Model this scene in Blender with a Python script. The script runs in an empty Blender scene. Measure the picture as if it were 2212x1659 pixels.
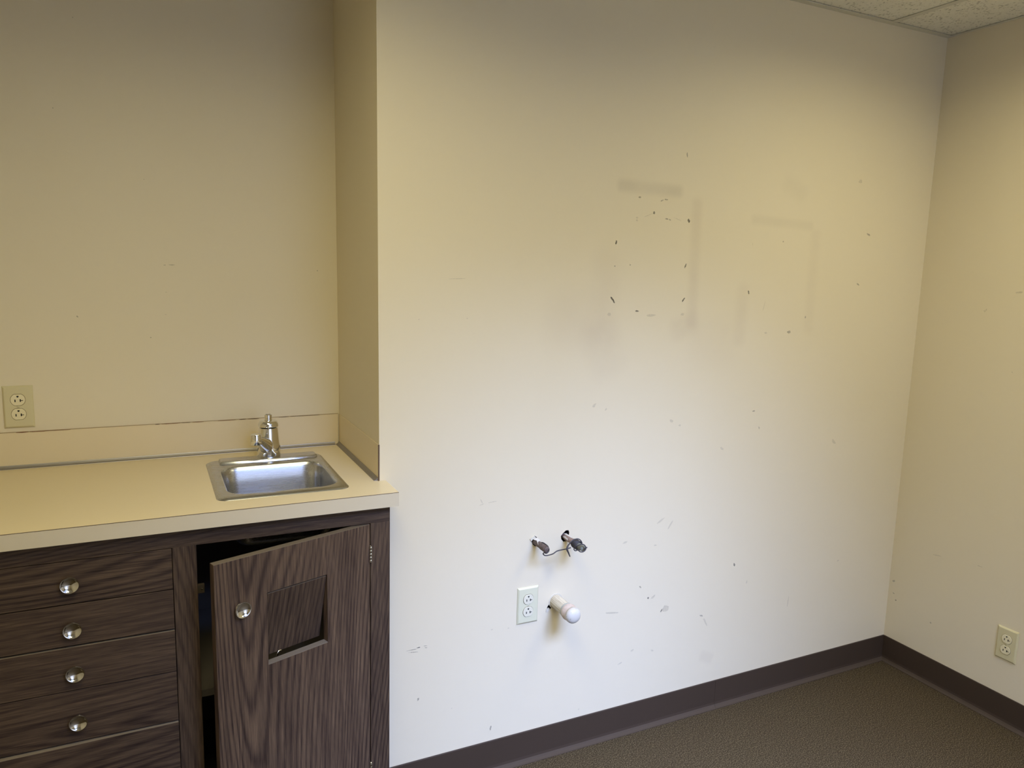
import bpy, bmesh, math, random
from mathutils import Vector, Matrix

# ------------------------------------------------------------------ camera
SC = bpy.context.scene
COL = SC.collection
IMG_W, F_PX = 2212, 1632.8155
CAM_LOC = Vector((-0.5410, -1.9091, 1.5204))
YAW, PITCH, ROLL = 0.4533, -0.1514, 0.0270
def cam_matrix():
    f = Vector((math.sin(YAW)*math.cos(PITCH), math.cos(YAW)*math.cos(PITCH), math.sin(PITCH)))
    r = Vector((math.cos(YAW), -math.sin(YAW), 0)); u = r.cross(f)
    r2 = r*math.cos(ROLL) + u*math.sin(ROLL); u2 = r2.cross(f)
    m = Matrix((r2, u2, -f)).transposed().to_4x4(); m.translation = CAM_LOC
    return m
cam_d = bpy.data.cameras.new('camera'); cam = bpy.data.objects.new('camera', cam_d); COL.objects.link(cam)
cam_d.sensor_fit = 'HORIZONTAL'; cam_d.sensor_width = 36.0; cam_d.lens = 36.0*F_PX/IMG_W
cam_d.clip_start = 0.05; cam.matrix_world = cam_matrix(); SC.camera = cam

# ------------------------------------------------------------------ world, view, light levels
wd = bpy.data.worlds.new('world'); SC.world = wd; wd.use_nodes = True
wd.node_tree.nodes['Background'].inputs[0].default_value = (0.02, 0.02, 0.02, 1)
SC.view_settings.view_transform = 'Standard'; SC.view_settings.look = 'None'
SC.view_settings.gamma = 1.0; SC.view_settings.use_curve_mapping = False
SC.view_settings.exposure = 0.0
# two warm lensed troffers near the pipe wall; a pair of cool ones further back sit above deep lengthwise louvres,
# so their beam is wide towards the pipe wall, narrow sideways and cut off above mid height
WARM_POWER, WARM_COL, WARM_SPREAD = (17.8, 13.4), (1.0, 0.905, 0.55), math.radians(160)
COOL_POWER, COOL_COL, COOL_SPREAD = (160.0, 220.0), (0.385, 0.52, 1.0), math.radians(137)

# ------------------------------------------------------------------ room dimensions (metres)
R = 2.0855          # right wall
H = 2.3771          # suspended ceiling
D = 0.4601          # depth of the alcove
ZT = 0.951          # countertop surface
XL = -1.435         # left side of the alcove
XW = -1.75          # left wall of the room
YF = -3.30          # wall behind the camera
CF = -0.118         # front of the countertop
CABY = -0.093       # cabinet face
def xa(z): return 0.003 - 0.0064*(z - 0.95)    # alcove return is a touch out of plumb

# ------------------------------------------------------------------ helpers
def tag(o, label=None, cat=None, group=None, kind=None):
    if label: o['label'] = label
    if cat: o['category'] = cat
    if group: o['group'] = group
    if kind: o['kind'] = kind
    return o
def empty(name, loc=(0, 0, 0), rz=0.0):
    o = bpy.data.objects.new(name, None); COL.objects.link(o)
    o.location = loc; o.rotation_euler = (0, 0, rz); o.empty_display_size = 0.05
    return o
def link(name, bm, mat, parent=None, loc=None, rot=None, smooth=False, kind=None, bevel=0.0, segs=2):
    me = bpy.data.meshes.new(name); bmesh.ops.recalc_face_normals(bm, faces=bm.faces[:]); bm.to_mesh(me); bm.free()
    for m in (mat if isinstance(mat, (list, tuple)) else [mat]): me.materials.append(m)
    o = bpy.data.objects.new(name, me); COL.objects.link(o)
    if parent: o.parent = parent
    if loc: o.location = loc
    if rot: o.rotation_euler = rot
    if smooth:
        for p in me.polygons: p.use_smooth = True
        if smooth != 'all':
            md = o.modifiers.new('split', 'EDGE_SPLIT'); md.split_angle = math.radians(35)
    if bevel:
        md = o.modifiers.new('bevel', 'BEVEL'); md.width = bevel; md.segments = segs
        md.limit_method = 'ANGLE'; md.angle_limit = math.radians(40)
    if kind: o['kind'] = kind
    return o
def box(bm, x0, x1, y0, y1, z0, z1):
    v = [bm.verts.new(p) for p in ((x0,y0,z0),(x1,y0,z0),(x1,y1,z0),(x0,y1,z0),(x0,y0,z1),(x1,y0,z1),(x1,y1,z1),(x0,y1,z1))]
    return [bm.faces.new([v[i] for i in q]) for q in ((3,2,1,0),(4,5,6,7),(0,1,5,4),(1,2,6,5),(2,3,7,6),(3,0,4,7))]
def bbox(*a):
    bm = bmesh.new(); box(bm, *a); return bm
def loft(bm, loops, close=True, cap0=False, cap1=False):
    rings = [[bm.verts.new(p) for p in lp] for lp in loops]
    n = len(rings[0])
    for a, b in zip(rings, rings[1:]):
        for i in range(n if close else n-1):
            j = (i+1) % n
            bm.faces.new((a[i], a[j], b[j], b[i]))
    if cap0: bm.faces.new(rings[0])
    if cap1: bm.faces.new(rings[-1])
    return rings
def lathe(bm, prof, n=32, axis='z', org=(0, 0, 0), cap0=True, cap1=True):
    """prof: (radius, height) pairs along the axis"""
    o = Vector(org); loops = []
    for r, h in prof:
        lp = []
        for i in range(n):
            t = 2*math.pi*i/n; c, s = r*math.cos(t), r*math.sin(t)
            lp.append(o + (Vector((c, s, h)) if axis == 'z' else Vector((c, -h, s))))   # 'y': out of the wall is -y
        loops.append(lp)
    loft(bm, loops, True, cap0, cap1)
def catmull(pts, k=6):
    P = [Vector(p) for p in pts]; out = []
    Q = [2*P[0]-P[1]] + P + [2*P[-1]-P[-2]]
    for i in range(1, len(Q)-2):
        a, b, c, d = Q[i-1], Q[i], Q[i+1], Q[i+2]
        for j in range(k):
            t = j/k
            out.append(0.5*((2*b) + (c-a)*t + (2*a-5*b+4*c-d)*t*t + (3*b-a-3*c+d)*t**3))
    out.append(P[-1]); return out
def tube(bm, pts, rad, n=8, caps=True):
    P = [Vector(p) for p in pts]; loops = []; up = None
    for i, p in enumerate(P):
        t = (P[min(i+1, len(P)-1)] - P[max(i-1, 0)]).normalized()
        if up is None:
            up = t.orthogonal().normalized()
        up = (up - t*up.dot(t)).normalized(); s = t.cross(up)
        r = rad(i/(len(P)-1)) if callable(rad) else rad
        loops.append([p + (up*math.cos(2*math.pi*q/n) + s*math.sin(2*math.pi*q/n))*r for q in range(n)])
    loft(bm, loops, True, caps, caps)
def rrect(x0, x1, y0, y1, r, z, n=6):
    pts = []
    for cx, cy, a0 in ((x1-r, y1-r, 0), (x0+r, y1-r, 90), (x0+r, y0+r, 180), (x1-r, y0+r, 270)):
        for i in range(n+1):
            t = math.radians(a0 + 90*i/n); pts.append(Vector((cx + r*math.cos(t), cy + r*math.sin(t), z)))
    return pts

# ------------------------------------------------------------------ materials
def new_mat(name, col=(0.5, 0.5, 0.5), rough=0.5, metal=0.0, spec=0.5):
    m = bpy.data.materials.new(name); m.use_nodes = True
    b = m.node_tree.nodes['Principled BSDF']
    b.inputs['Base Color'].default_value = (*col, 1); b.inputs['Roughness'].default_value = rough
    b.inputs['Metallic'].default_value = metal; b.inputs['Specular IOR Level'].default_value = spec
    return m
class NT:
    """small wrapper for wiring nodes"""
    def __init__(s, m): s.t = m.node_tree; s.b = s.t.nodes.get('Principled BSDF')
    def n(s, typ, **kw):
        nd = s.t.nodes.new(typ)
        for k, v in kw.items(): setattr(nd, k, v)
        return nd
    def set(s, sock, v):
        if isinstance(v, bpy.types.NodeSocket): s.t.links.new(v, sock)
        elif v is not None: sock.default_value = v
    def math(s, op, a, b=None, clamp=False):
        nd = s.n('ShaderNodeMath', operation=op); nd.use_clamp = clamp
        s.set(nd.inputs[0], a); s.set(nd.inputs[1], b); return nd.outputs[0]
    def coord(s, scale=(1, 1, 1), off=(0, 0, 0), rot=(0, 0, 0)):
        tc = s.n('ShaderNodeTexCoord'); mp = s.n('ShaderNodeMapping')
        mp.inputs['Scale'].default_value = scale; mp.inputs['Location'].default_value = off; mp.inputs['Rotation'].default_value = rot
        s.t.links.new(tc.outputs['Object'], mp.inputs[0]); return mp.outputs[0]
    def noise(s, vec, scale, detail=3.0, rough=0.5, dist=0.0):
        nd = s.n('ShaderNodeTexNoise'); s.set(nd.inputs['Vector'], vec)
        nd.inputs['Scale'].default_value = scale; nd.inputs['Detail'].default_value = detail
        nd.inputs['Roughness'].default_value = rough; nd.inputs['Distortion'].default_value = dist
        return nd.outputs[0]
    def ramp(s, fac, stops):
        nd = s.n('ShaderNodeValToRGB'); s.set(nd.inputs[0], fac); el = nd.color_ramp.elements
        while len(el) < len(stops): el.new(0.5)
        for e, (p, c) in zip(el, stops):
            e.position = p; e.color = (*c, 1) if len(c) == 3 else c
        return nd.outputs[0]
    def mix(s, fac, a, b, blend='MIX'):
        nd = s.n('ShaderNodeMix', data_type='RGBA', blend_type=blend)
        s.set(nd.inputs['Factor'], fac)
        s.set(nd.inputs[6], a if isinstance(a, bpy.types.NodeSocket) else (*a, 1))
        s.set(nd.inputs[7], b if isinstance(b, bpy.types.NodeSocket) else (*b, 1))
        return nd.outputs[2]
    def bump(s, h, strength=0.2, dist=0.001):
        nd = s.n('ShaderNodeBump'); nd.inputs['Strength'].default_value = strength; nd.inputs['Distance'].default_value = dist
        s.set(nd.inputs['Height'], h); s.t.links.new(nd.outputs[0], s.b.inputs['Normal']); return nd
    def col(s, c): s.set(s.b.inputs['Base Color'], c)
    def softbox(s, cx, cz, hx, hz, ang, soft, noise):
        """0..1 mask of a smeared rectangle on a wall (object x,z)"""
        tc = s.n('ShaderNodeTexCoord'); mp = s.n('ShaderNodeMapping', vector_type='TEXTURE')
        mp.inputs['Location'].default_value = (cx, 0, cz); mp.inputs['Rotation'].default_value = (0, -math.radians(ang), 0)
        s.t.links.new(tc.outputs['Object'], mp.inputs[0])
        ab = s.n('ShaderNodeVectorMath', operation='ABSOLUTE'); s.t.links.new(mp.outputs[0], ab.inputs[0])
        sb = s.n('ShaderNodeVectorMath', operation='SUBTRACT'); s.t.links.new(ab.outputs[0], sb.inputs[0]); sb.inputs[1].default_value = (hx, 5, hz)
        mx = s.n('ShaderNodeVectorMath', operation='MAXIMUM'); s.t.links.new(sb.outputs[0], mx.inputs[0])
        ln = s.n('ShaderNodeVectorMath', operation='LENGTH'); s.t.links.new(mx.outputs[0], ln.inputs[0])
        mr = s.n('ShaderNodeMapRange', interpolation_type='SMOOTHSTEP'); s.t.links.new(ln.outputs[1], mr.inputs[0])
        mr.inputs[1].default_value = 0.0; mr.inputs[2].default_value = soft; mr.inputs[3].default_value = 1.0; mr.inputs[4].default_value = 0.0
        return s.math('MULTIPLY', mr.outputs[0], noise)

PAINT = (0.735, 0.655, 0.475)
def paint_mat(name, smudges=()):
    m = new_mat(name, PAINT, 0.55, 0, 0.35); t = NT(m)
    v = t.coord()
    big = t.noise(v, 2.3, 4, 0.6); c = t.mix(t.math('MULTIPLY', big, 0.10), PAINT, (0.62, 0.55, 0.41))
    if smudges:
        ns = t.math('ADD', t.math('MULTIPLY', t.noise(v, 9.0, 4, 0.65), 1.1), 0.2, True)
        for (cx, cz, hx, hz, ang, soft, st, colr) in smudges:
            k = t.math('MULTIPLY', t.softbox(cx, cz, hx, hz, ang, soft, ns), st)
            c = t.mix(k, c, colr)
    t.col(c)
    fine = t.noise(v, 420.0, 2, 0.5)
    t.bump(fine, 0.08, 0.0006)
    return m
DIRT = (0.36, 0.31, 0.24); DUST = (0.42, 0.33, 0.26)
M_WALL = paint_mat('cream_wall_paint')
M_WALLB = paint_mat('marked_cream_wall_paint', [
    (0.832, 1.768, 0.105, 0.004, -1, 0.025, 0.264, DIRT), (1.012, 1.55, 0.003, 0.185, 1.2, 0.031, 0.202, DUST),
    (0.690, 1.44, 0.004, 0.10, 0, 0.078, 0.125, DUST), (0.585, 1.375, 0.03, 0.02, 0, 0.109, 0.125, DUST),
    (0.690, 1.29, 0.02, 0.05, 20, 0.078, 0.115, DUST), (0.99, 1.355, 0.03, 0.012, 20, 0.046, 0.144, DUST),
    (1.37, 1.694, 0.125, 0.003, -2, 0.022, 0.144, DIRT), (1.523, 1.50, 0.004, 0.16, 0, 0.034, 0.106, DUST),
    (1.218, 1.39, 0.004, 0.08, 0, 0.039, 0.134, DUST), (1.10, 1.30, 0.05, 0.03, 0, 0.093, 0.077, DUST),
    (1.41, 1.806, 0.03, 0.004, -20, 0.046, 0.106, DIRT), (1.17, 0.20, 0.02, 0.008, -25, 0.02, 0.35, (0.60, 0.52, 0.38))])
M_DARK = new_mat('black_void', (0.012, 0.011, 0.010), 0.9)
M_GYPSUM = new_mat('torn_plaster', (0.66, 0.61, 0.48), 0.95)

def wood_mat(name, vertical, seed, tone=1.0):
    """walnut-look plastic laminate: contour lines of a stretched noise field give the cathedral figure"""
    m = new_mat(name, (0.07, 0.05, 0.04), 0.5, 0, 0.22); t = NT(m)
    random.seed(seed); off = (random.uniform(-20, 20), random.uniform(-20, 20), random.uniform(-20, 20))
    sc = (1.0, 1.0, 0.13) if vertical else (0.13, 1.0, 1.0)
    sf = (1.0, 1.0, 0.03) if vertical else (0.03, 1.0, 1.0)
    v = t.coord(sc, off); vf = t.coord(sf, off)
    field = t.noise(v, 4.4, 1.0, 0.35, 0.1)
    wob = t.noise(vf, 60.0, 2, 0.5)
    tc = t.n('ShaderNodeTexCoord'); sx = t.n('ShaderNodeSeparateXYZ'); t.t.links.new(tc.outputs['Object'], sx.inputs[0])
    u, w = (sx.outputs[0], sx.outputs[2]) if vertical else (sx.outputs[2], sx.outputs[0])
    uc = random.uniform(-0.33, -0.10) if vertical else random.uniform(0.35, 0.85)
    uu = t.math('ADD', t.math('SUBTRACT', u, uc), t.math('MULTIPLY', t.math('SUBTRACT', field, 0.5), 0.26))
    cone = t.math('SUBTRACT', t.math('SQRT', t.math('ADD', t.math('MULTIPLY', uu, uu), 0.0003)), t.math('MULTIPLY', w, 0.085))   # nested cathedral arches
    ph = t.math('ADD', t.math('MULTIPLY', cone, 500.0), t.math('MULTIPLY', wob, 3.0))
    saw = t.math('POWER', t.math('ADD', t.math('MULTIPLY', t.math('SINE', ph), 0.5), 0.5), 2.5)
    fib = t.math('ADD', t.math('MULTIPLY', t.noise(vf, 330.0, 3, 0.65), 0.6), t.math('MULTIPLY', t.noise(vf, 800.0, 2, 0.6), 0.4)); broad = t.noise(vf, 60.0, 3, 0.6)
    g = t.math('SUBTRACT', t.math('ADD', t.math('MULTIPLY', fib, 1.0), t.math('MULTIPLY', broad, 0.40)), t.math('MULTIPLY', t.math('MULTIPLY', saw, t.ramp(field, [(0.34, (0.15, 0.15, 0.15)), (0.62, (1, 1, 1))])), 0.20))
    k = tone
    c = t.ramp(g, [(0.38, (0.020*k, 0.0122*k, 0.0095*k)), (0.54, (0.046*k, 0.029*k, 0.0205*k)), (0.68, (0.074*k, 0.048*k, 0.031*k)), (0.92, (0.140*k, 0.092*k, 0.056*k))])
    t.col(c); t.bump(fib, 0.10, 0.0004)
    return m
M_WH = [wood_mat('walnut_laminate_across_%s' % w, False, 3+i) for i, w in enumerate(('one', 'two', 'three', 'four', 'five', 'six'))]
M_WV = [wood_mat('walnut_laminate_upright_%s' % w, True, 31+i) for i, w in enumerate(('one', 'two', 'three', 'four', 'five'))]
M_RAW = new_mat('raw_board_edge', (0.21, 0.168, 0.115), 0.7)
M_EDGE = new_mat('worn_laminate_edge', (0.13, 0.102, 0.070), 0.6, 0, 0.3)
M_INSIDE = new_mat('cabinet_inside', (0.10, 0.085, 0.07), 0.7)

def laminate(name, col):
    m = new_mat(name, col, 0.38, 0, 0.4); t = NT(m); v = t.coord()
    t.col(t.mix(t.math('MULTIPLY', t.noise(v, 6, 4, 0.6), 0.12), col, tuple(q*0.82 for q in col)))
    t.bump(t.noise(v, 500, 2), 0.05, 0.0004); return m
M_TOP = laminate('yellow_cream_laminate', (0.73, 0.62, 0.40))
M_BAND = laminate('cream_edge_laminate', (0.64, 0.56, 0.40))
M_SPLASH = laminate('painted_backsplash', (0.73, 0.62, 0.41))
M_LINE = new_mat('brown_seam', (0.10, 0.06, 0.035), 0.8)
M_RUST = new_mat('rust_brown_crack', (0.17, 0.065, 0.03), 0.85)
M_ALU = new_mat('dull_aluminium', (0.30, 0.28, 0.26), 0.45, 0.8)

def steel():
    m = new_mat('brushed_stainless_steel', (0.56, 0.56, 0.56), 0.30, 1.0); t = NT(m)
    s = t.noise(t.coord((3, 300, 300)), 3.0, 3, 0.6)
    t.set(t.b.inputs['Roughness'], t.math('ADD', t.math('MULTIPLY', s, 0.16), 0.20))
    spots = t.noise(t.coord(), 60, 3, 0.7)
    t.col(t.mix(t.ramp(spots, [(0.62, (0, 0, 0)), (0.78, (1, 1, 1))]), (0.55, 0.56, 0.585), (0.42, 0.40, 0.38)))
    return m
M_STEEL = steel()
M_CHROME = new_mat('polished_chrome', (0.80, 0.80, 0.80), 0.06, 1.0)
M_NICKEL = new_mat('worn_nickel', (0.66, 0.65, 0.63), 0.07, 1.0)
M_BRONZE = new_mat('brown_catch_plate', (0.05, 0.036, 0.02), 0.6, 0.2)
M_IVORY = new_mat('ivory_plastic_plate', (0.62, 0.56, 0.34), 0.4)
M_IVORY2 = new_mat('pale_ivory_receptacle', (0.76, 0.69, 0.46), 0.35)
M_PLATEG = new_mat('pale_grey_green_plate', (0.66, 0.64, 0.45), 0.4)
M_RECW = new_mat('off_white_receptacle', (0.71, 0.67, 0.51), 0.4)
M_SLOT = new_mat('dark_slot', (0.012, 0.011, 0.010), 0.8)

def vinyl():
    m = new_mat('dark_brown_vinyl', (0.062, 0.043, 0.041), 0.5, 0, 0.3); t = NT(m); v = t.coord()
    c = t.mix(t.math('MULTIPLY', t.noise(v, 5, 4, 0.6), 0.4), (0.055, 0.037, 0.025), (0.041, 0.028, 0.019))
    sp = t.ramp(t.noise(v, 75, 3, 0.7), [(0.70, (0, 0, 0)), (0.76, (1, 1, 1))])
    t.col(t.mix(t.math('MULTIPLY', sp, 0.25), c, (0.2, 0.17, 0.15))); return m
M_VINYL = vinyl()
M_TOE = new_mat('vinyl_toe_painted_sheen', (0.070, 0.050, 0.034), 0.7, 0, 0.15)  # lighter than the face: gloss on the upturned toe is put into the colour
def carpet():
    m = new_mat('brown_loop_carpet', (0.1, 0.08, 0.05), 0.95, 0, 0.1); t = NT(m); v = t.coord()
    a = t.noise(v, 270, 4, 0.75); b = t.noise(v, 650, 2, 0.6); g = t.noise(v, 3.2, 3, 0.6)
    sp = t.math('ADD', t.math('MULTIPLY', a, 0.65), t.math('MULTIPLY', b, 0.35))
    c = t.ramp(sp, [(0.40, (0.009, 0.006, 0.003)), (0.48, (0.050, 0.036, 0.016)), (0.54, (0.105, 0.078, 0.038)), (0.61, (0.30, 0.23, 0.125))])
    c = t.mix(t.math('MULTIPLY', g, 0.35), c, (0.070, 0.043, 0.023))
    t.col(c); t.bump(sp, 0.8, 0.004); return m
M_CARPET = carpet()
def tile_mat():
    m = new_mat('fissured_ceiling_tile', (0.7, 0.68, 0.6), 0.95, 0, 0.1); t = NT(m); v = t.coord((1, 0.8, 1))
    vo = t.n('ShaderNodeTexVoronoi'); t.set(vo.inputs['Vector'], t.coord((1, 0.55, 1))); vo.inputs['Scale'].default_value = 105
    n2 = t.noise(v, 26, 3, 0.6); n3 = t.noise(v, 120, 3, 0.7)
    pit = t.math('MULTIPLY', t.ramp(vo.outputs['Distance'], [(0.16, (1, 1, 1)), (0.32, (0, 0, 0))]), t.ramp(n2, [(0.42, (0, 0, 0)), (0.54, (1, 1, 1))]))
    fis = t.ramp(n3, [(0.60, (0, 0, 0)), (0.68, (1, 1, 1))])
    h = t.math('MAXIMUM', pit, fis)
    t.col(t.mix(t.math('MULTIPLY', h, 0.75), t.mix(n2, (0.82, 0.80, 0.69), (0.74, 0.72, 0.61)), (0.26, 0.24, 0.18)))
    t.bump(t.math('SUBTRACT', 1.0, h), 0.5, 0.002); return m
M_TILE = tile_mat()
M_GRID = new_mat('white_ceiling_grid', (0.60, 0.58, 0.48), 0.5)
def scuff(name, col, alpha):
    m = new_mat(name, col, 0.8); t = NT(m); v = t.coord()
    k = t.ramp(t.noise(v, 320, 3, 0.7), [(0.25, (0, 0, 0)), (0.62, (1, 1, 1))])
    t.set(t.b.inputs['Alpha'], t.math('MULTIPLY', k, alpha)); return m
M_SCUFF = [scuff('faint_scuff', (0.28, 0.25, 0.21), 0.22), scuff('grey_scuff', (0.16, 0.14, 0.13), 0.52), scuff('dark_scuff', (0.08, 0.07, 0.065), 0.85)]

# ------------------------------------------------------------------ the room
HT = H + 0.22
def struct(name, bm, mat, **kw): return link(name, bm, mat, kind='structure', **kw)
floor = struct('floor', bbox(XW-0.1, R+0.1, YF-0.1, D+0.1, -0.05, 0.0), M_CARPET)
wall_right = struct('wall_right', bbox(R, R+0.1, YF-0.1, 0.1, 0, HT), M_WALL)
wall_left = struct('wall_left', bbox(XW-0.1, XW, YF-0.1, 0.0, 0, HT), M_WALL)
wall_front = struct('wall_front', bbox(XW, R, YF-0.1, YF, 0, HT), M_WALL)
wall_alcove = struct('wall_alcove_back', bbox(XL, 0.11, D, D+0.1, 0, HT), M_WALL)
def prism(plan0, plan1, z0, z1):
    bm = bmesh.new(); loft(bm, [[Vector((*p, z0)) for p in plan0], [Vector((*p, z1)) for p in plan1]], True, True, True); return bm
def plan_return(z): return [(xa(z), 0), (0.11, 0.1), (0.11, D), (xa(z), D)]
wall_return = struct('wall_alcove_right', prism(plan_return(0), plan_return(HT), 0, HT), M_WALL)
wall_alcove_left = struct('wall_alcove_left', prism([(XL, 0), (XL, D+0.1), (XL-0.1, D+0.1), (XL-0.1, 0.1)], [(XL, 0), (XL, D+0.1), (XL-0.1, D+0.1), (XL-0.1, 0.1)], 0, HT), M_WALL)
wall_stub = struct('wall_back_left', prism([(XL, 0), (XL-0.1, 0.1), (XW-0.1, 0.1), (XW-0.1, 0)], [(XL, 0), (XL-0.1, 0.1), (XW-0.1, 0.1), (XW-0.1, 0)], 0, HT), M_WALL)
def plan_back(z): return [(R, 0), (R, 0.1), (0.11, 0.1), (xa(z), 0)]
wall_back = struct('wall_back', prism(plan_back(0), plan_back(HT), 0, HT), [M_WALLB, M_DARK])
# ragged holes knocked through the plasterboard for the three pipes
HOLES = [[(0.4635,0.7245),(0.4700,0.7310),(0.4775,0.7345),(0.4850,0.7290),(0.4905,0.7215),(0.4930,0.7080),(0.4880,0.7010),(0.4800,0.7010),(0.4720,0.7080)],
         [(0.5680,0.7210),(0.5745,0.7290),(0.5850,0.7370),(0.5940,0.7365),(0.5970,0.7290),(0.5950,0.7130),(0.5890,0.7030),(0.5770,0.7020),(0.5700,0.7110)],
         [(0.5361, 0.5067), (0.5349, 0.5115), (0.5348, 0.5164), (0.5356, 0.5213), (0.5375, 0.5259), (0.5402, 0.53), (0.5438, 0.5334), (0.548, 0.536), (0.5526, 0.5377), (0.5575, 0.5384), (0.5624, 0.538), (0.5671, 0.5367), (0.5715, 0.5344), (0.5753, 0.5312), (0.5783, 0.5273), (0.5805, 0.5229), (0.5817, 0.5181), (0.5818, 0.5132), (0.581, 0.5083), (0.5791, 0.5037), (0.5764, 0.4996), (0.5728, 0.4962), (0.5686, 0.4936), (0.564, 0.4919), (0.5591, 0.4912), (0.5542, 0.4916), (0.5495, 0.4929), (0.5451, 0.4952), (0.5385, 0.4905), (0.53, 0.486), (0.5265, 0.49), (0.529, 0.4985), (0.533, 0.505)]]
for hp in HOLES:
    bm = bmesh.new(); loft(bm, [[Vector((x, -0.02, z)) for x, z in hp], [Vector((x, 0.07, z)) for x, z in hp]], True, True, True)
    cut = link('hole_cutter', bm, M_DARK)
    md = wall_back.modifiers.new('hole', 'BOOLEAN'); md.object = cut; md.operation = 'DIFFERENCE'; md.solver = 'EXACT'
    bpy.context.view_layer.update()
    me = bpy.data.meshes.new_from_object(wall_back.evaluated_get(bpy.context.evaluated_depsgraph_get()))
    wall_back.modifiers.clear(); wall_back.data = me; bpy.data.objects.remove(cut)
for p in wall_back.data.polygons:      # the inside of each hole is near-black, its shade put into the colour
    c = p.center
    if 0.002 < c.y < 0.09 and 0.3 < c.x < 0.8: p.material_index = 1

def plaster_flake(pts, y0, y1, parent):
    bm = bmesh.new(); loft(bm, [[Vector((x, y0, z)) for x, z in pts], [Vector((x, y1, z)) for x, z in pts]], True, True, True)
    return link('plaster_flake', bm, M_GYPSUM, parent)
plaster_flake([(0.4620,0.7270),(0.4700,0.7335),(0.4760,0.7350),(0.4790,0.7300),(0.4700,0.7240),(0.4650,0.7185)], -0.003, 0.004, wall_back)
plaster_flake([(0.5245,0.4840),(0.5340,0.4870),(0.5370,0.4940),(0.5310,0.4925),(0.5255,0.4945)], -0.002, 0.006, wall_back)

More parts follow.
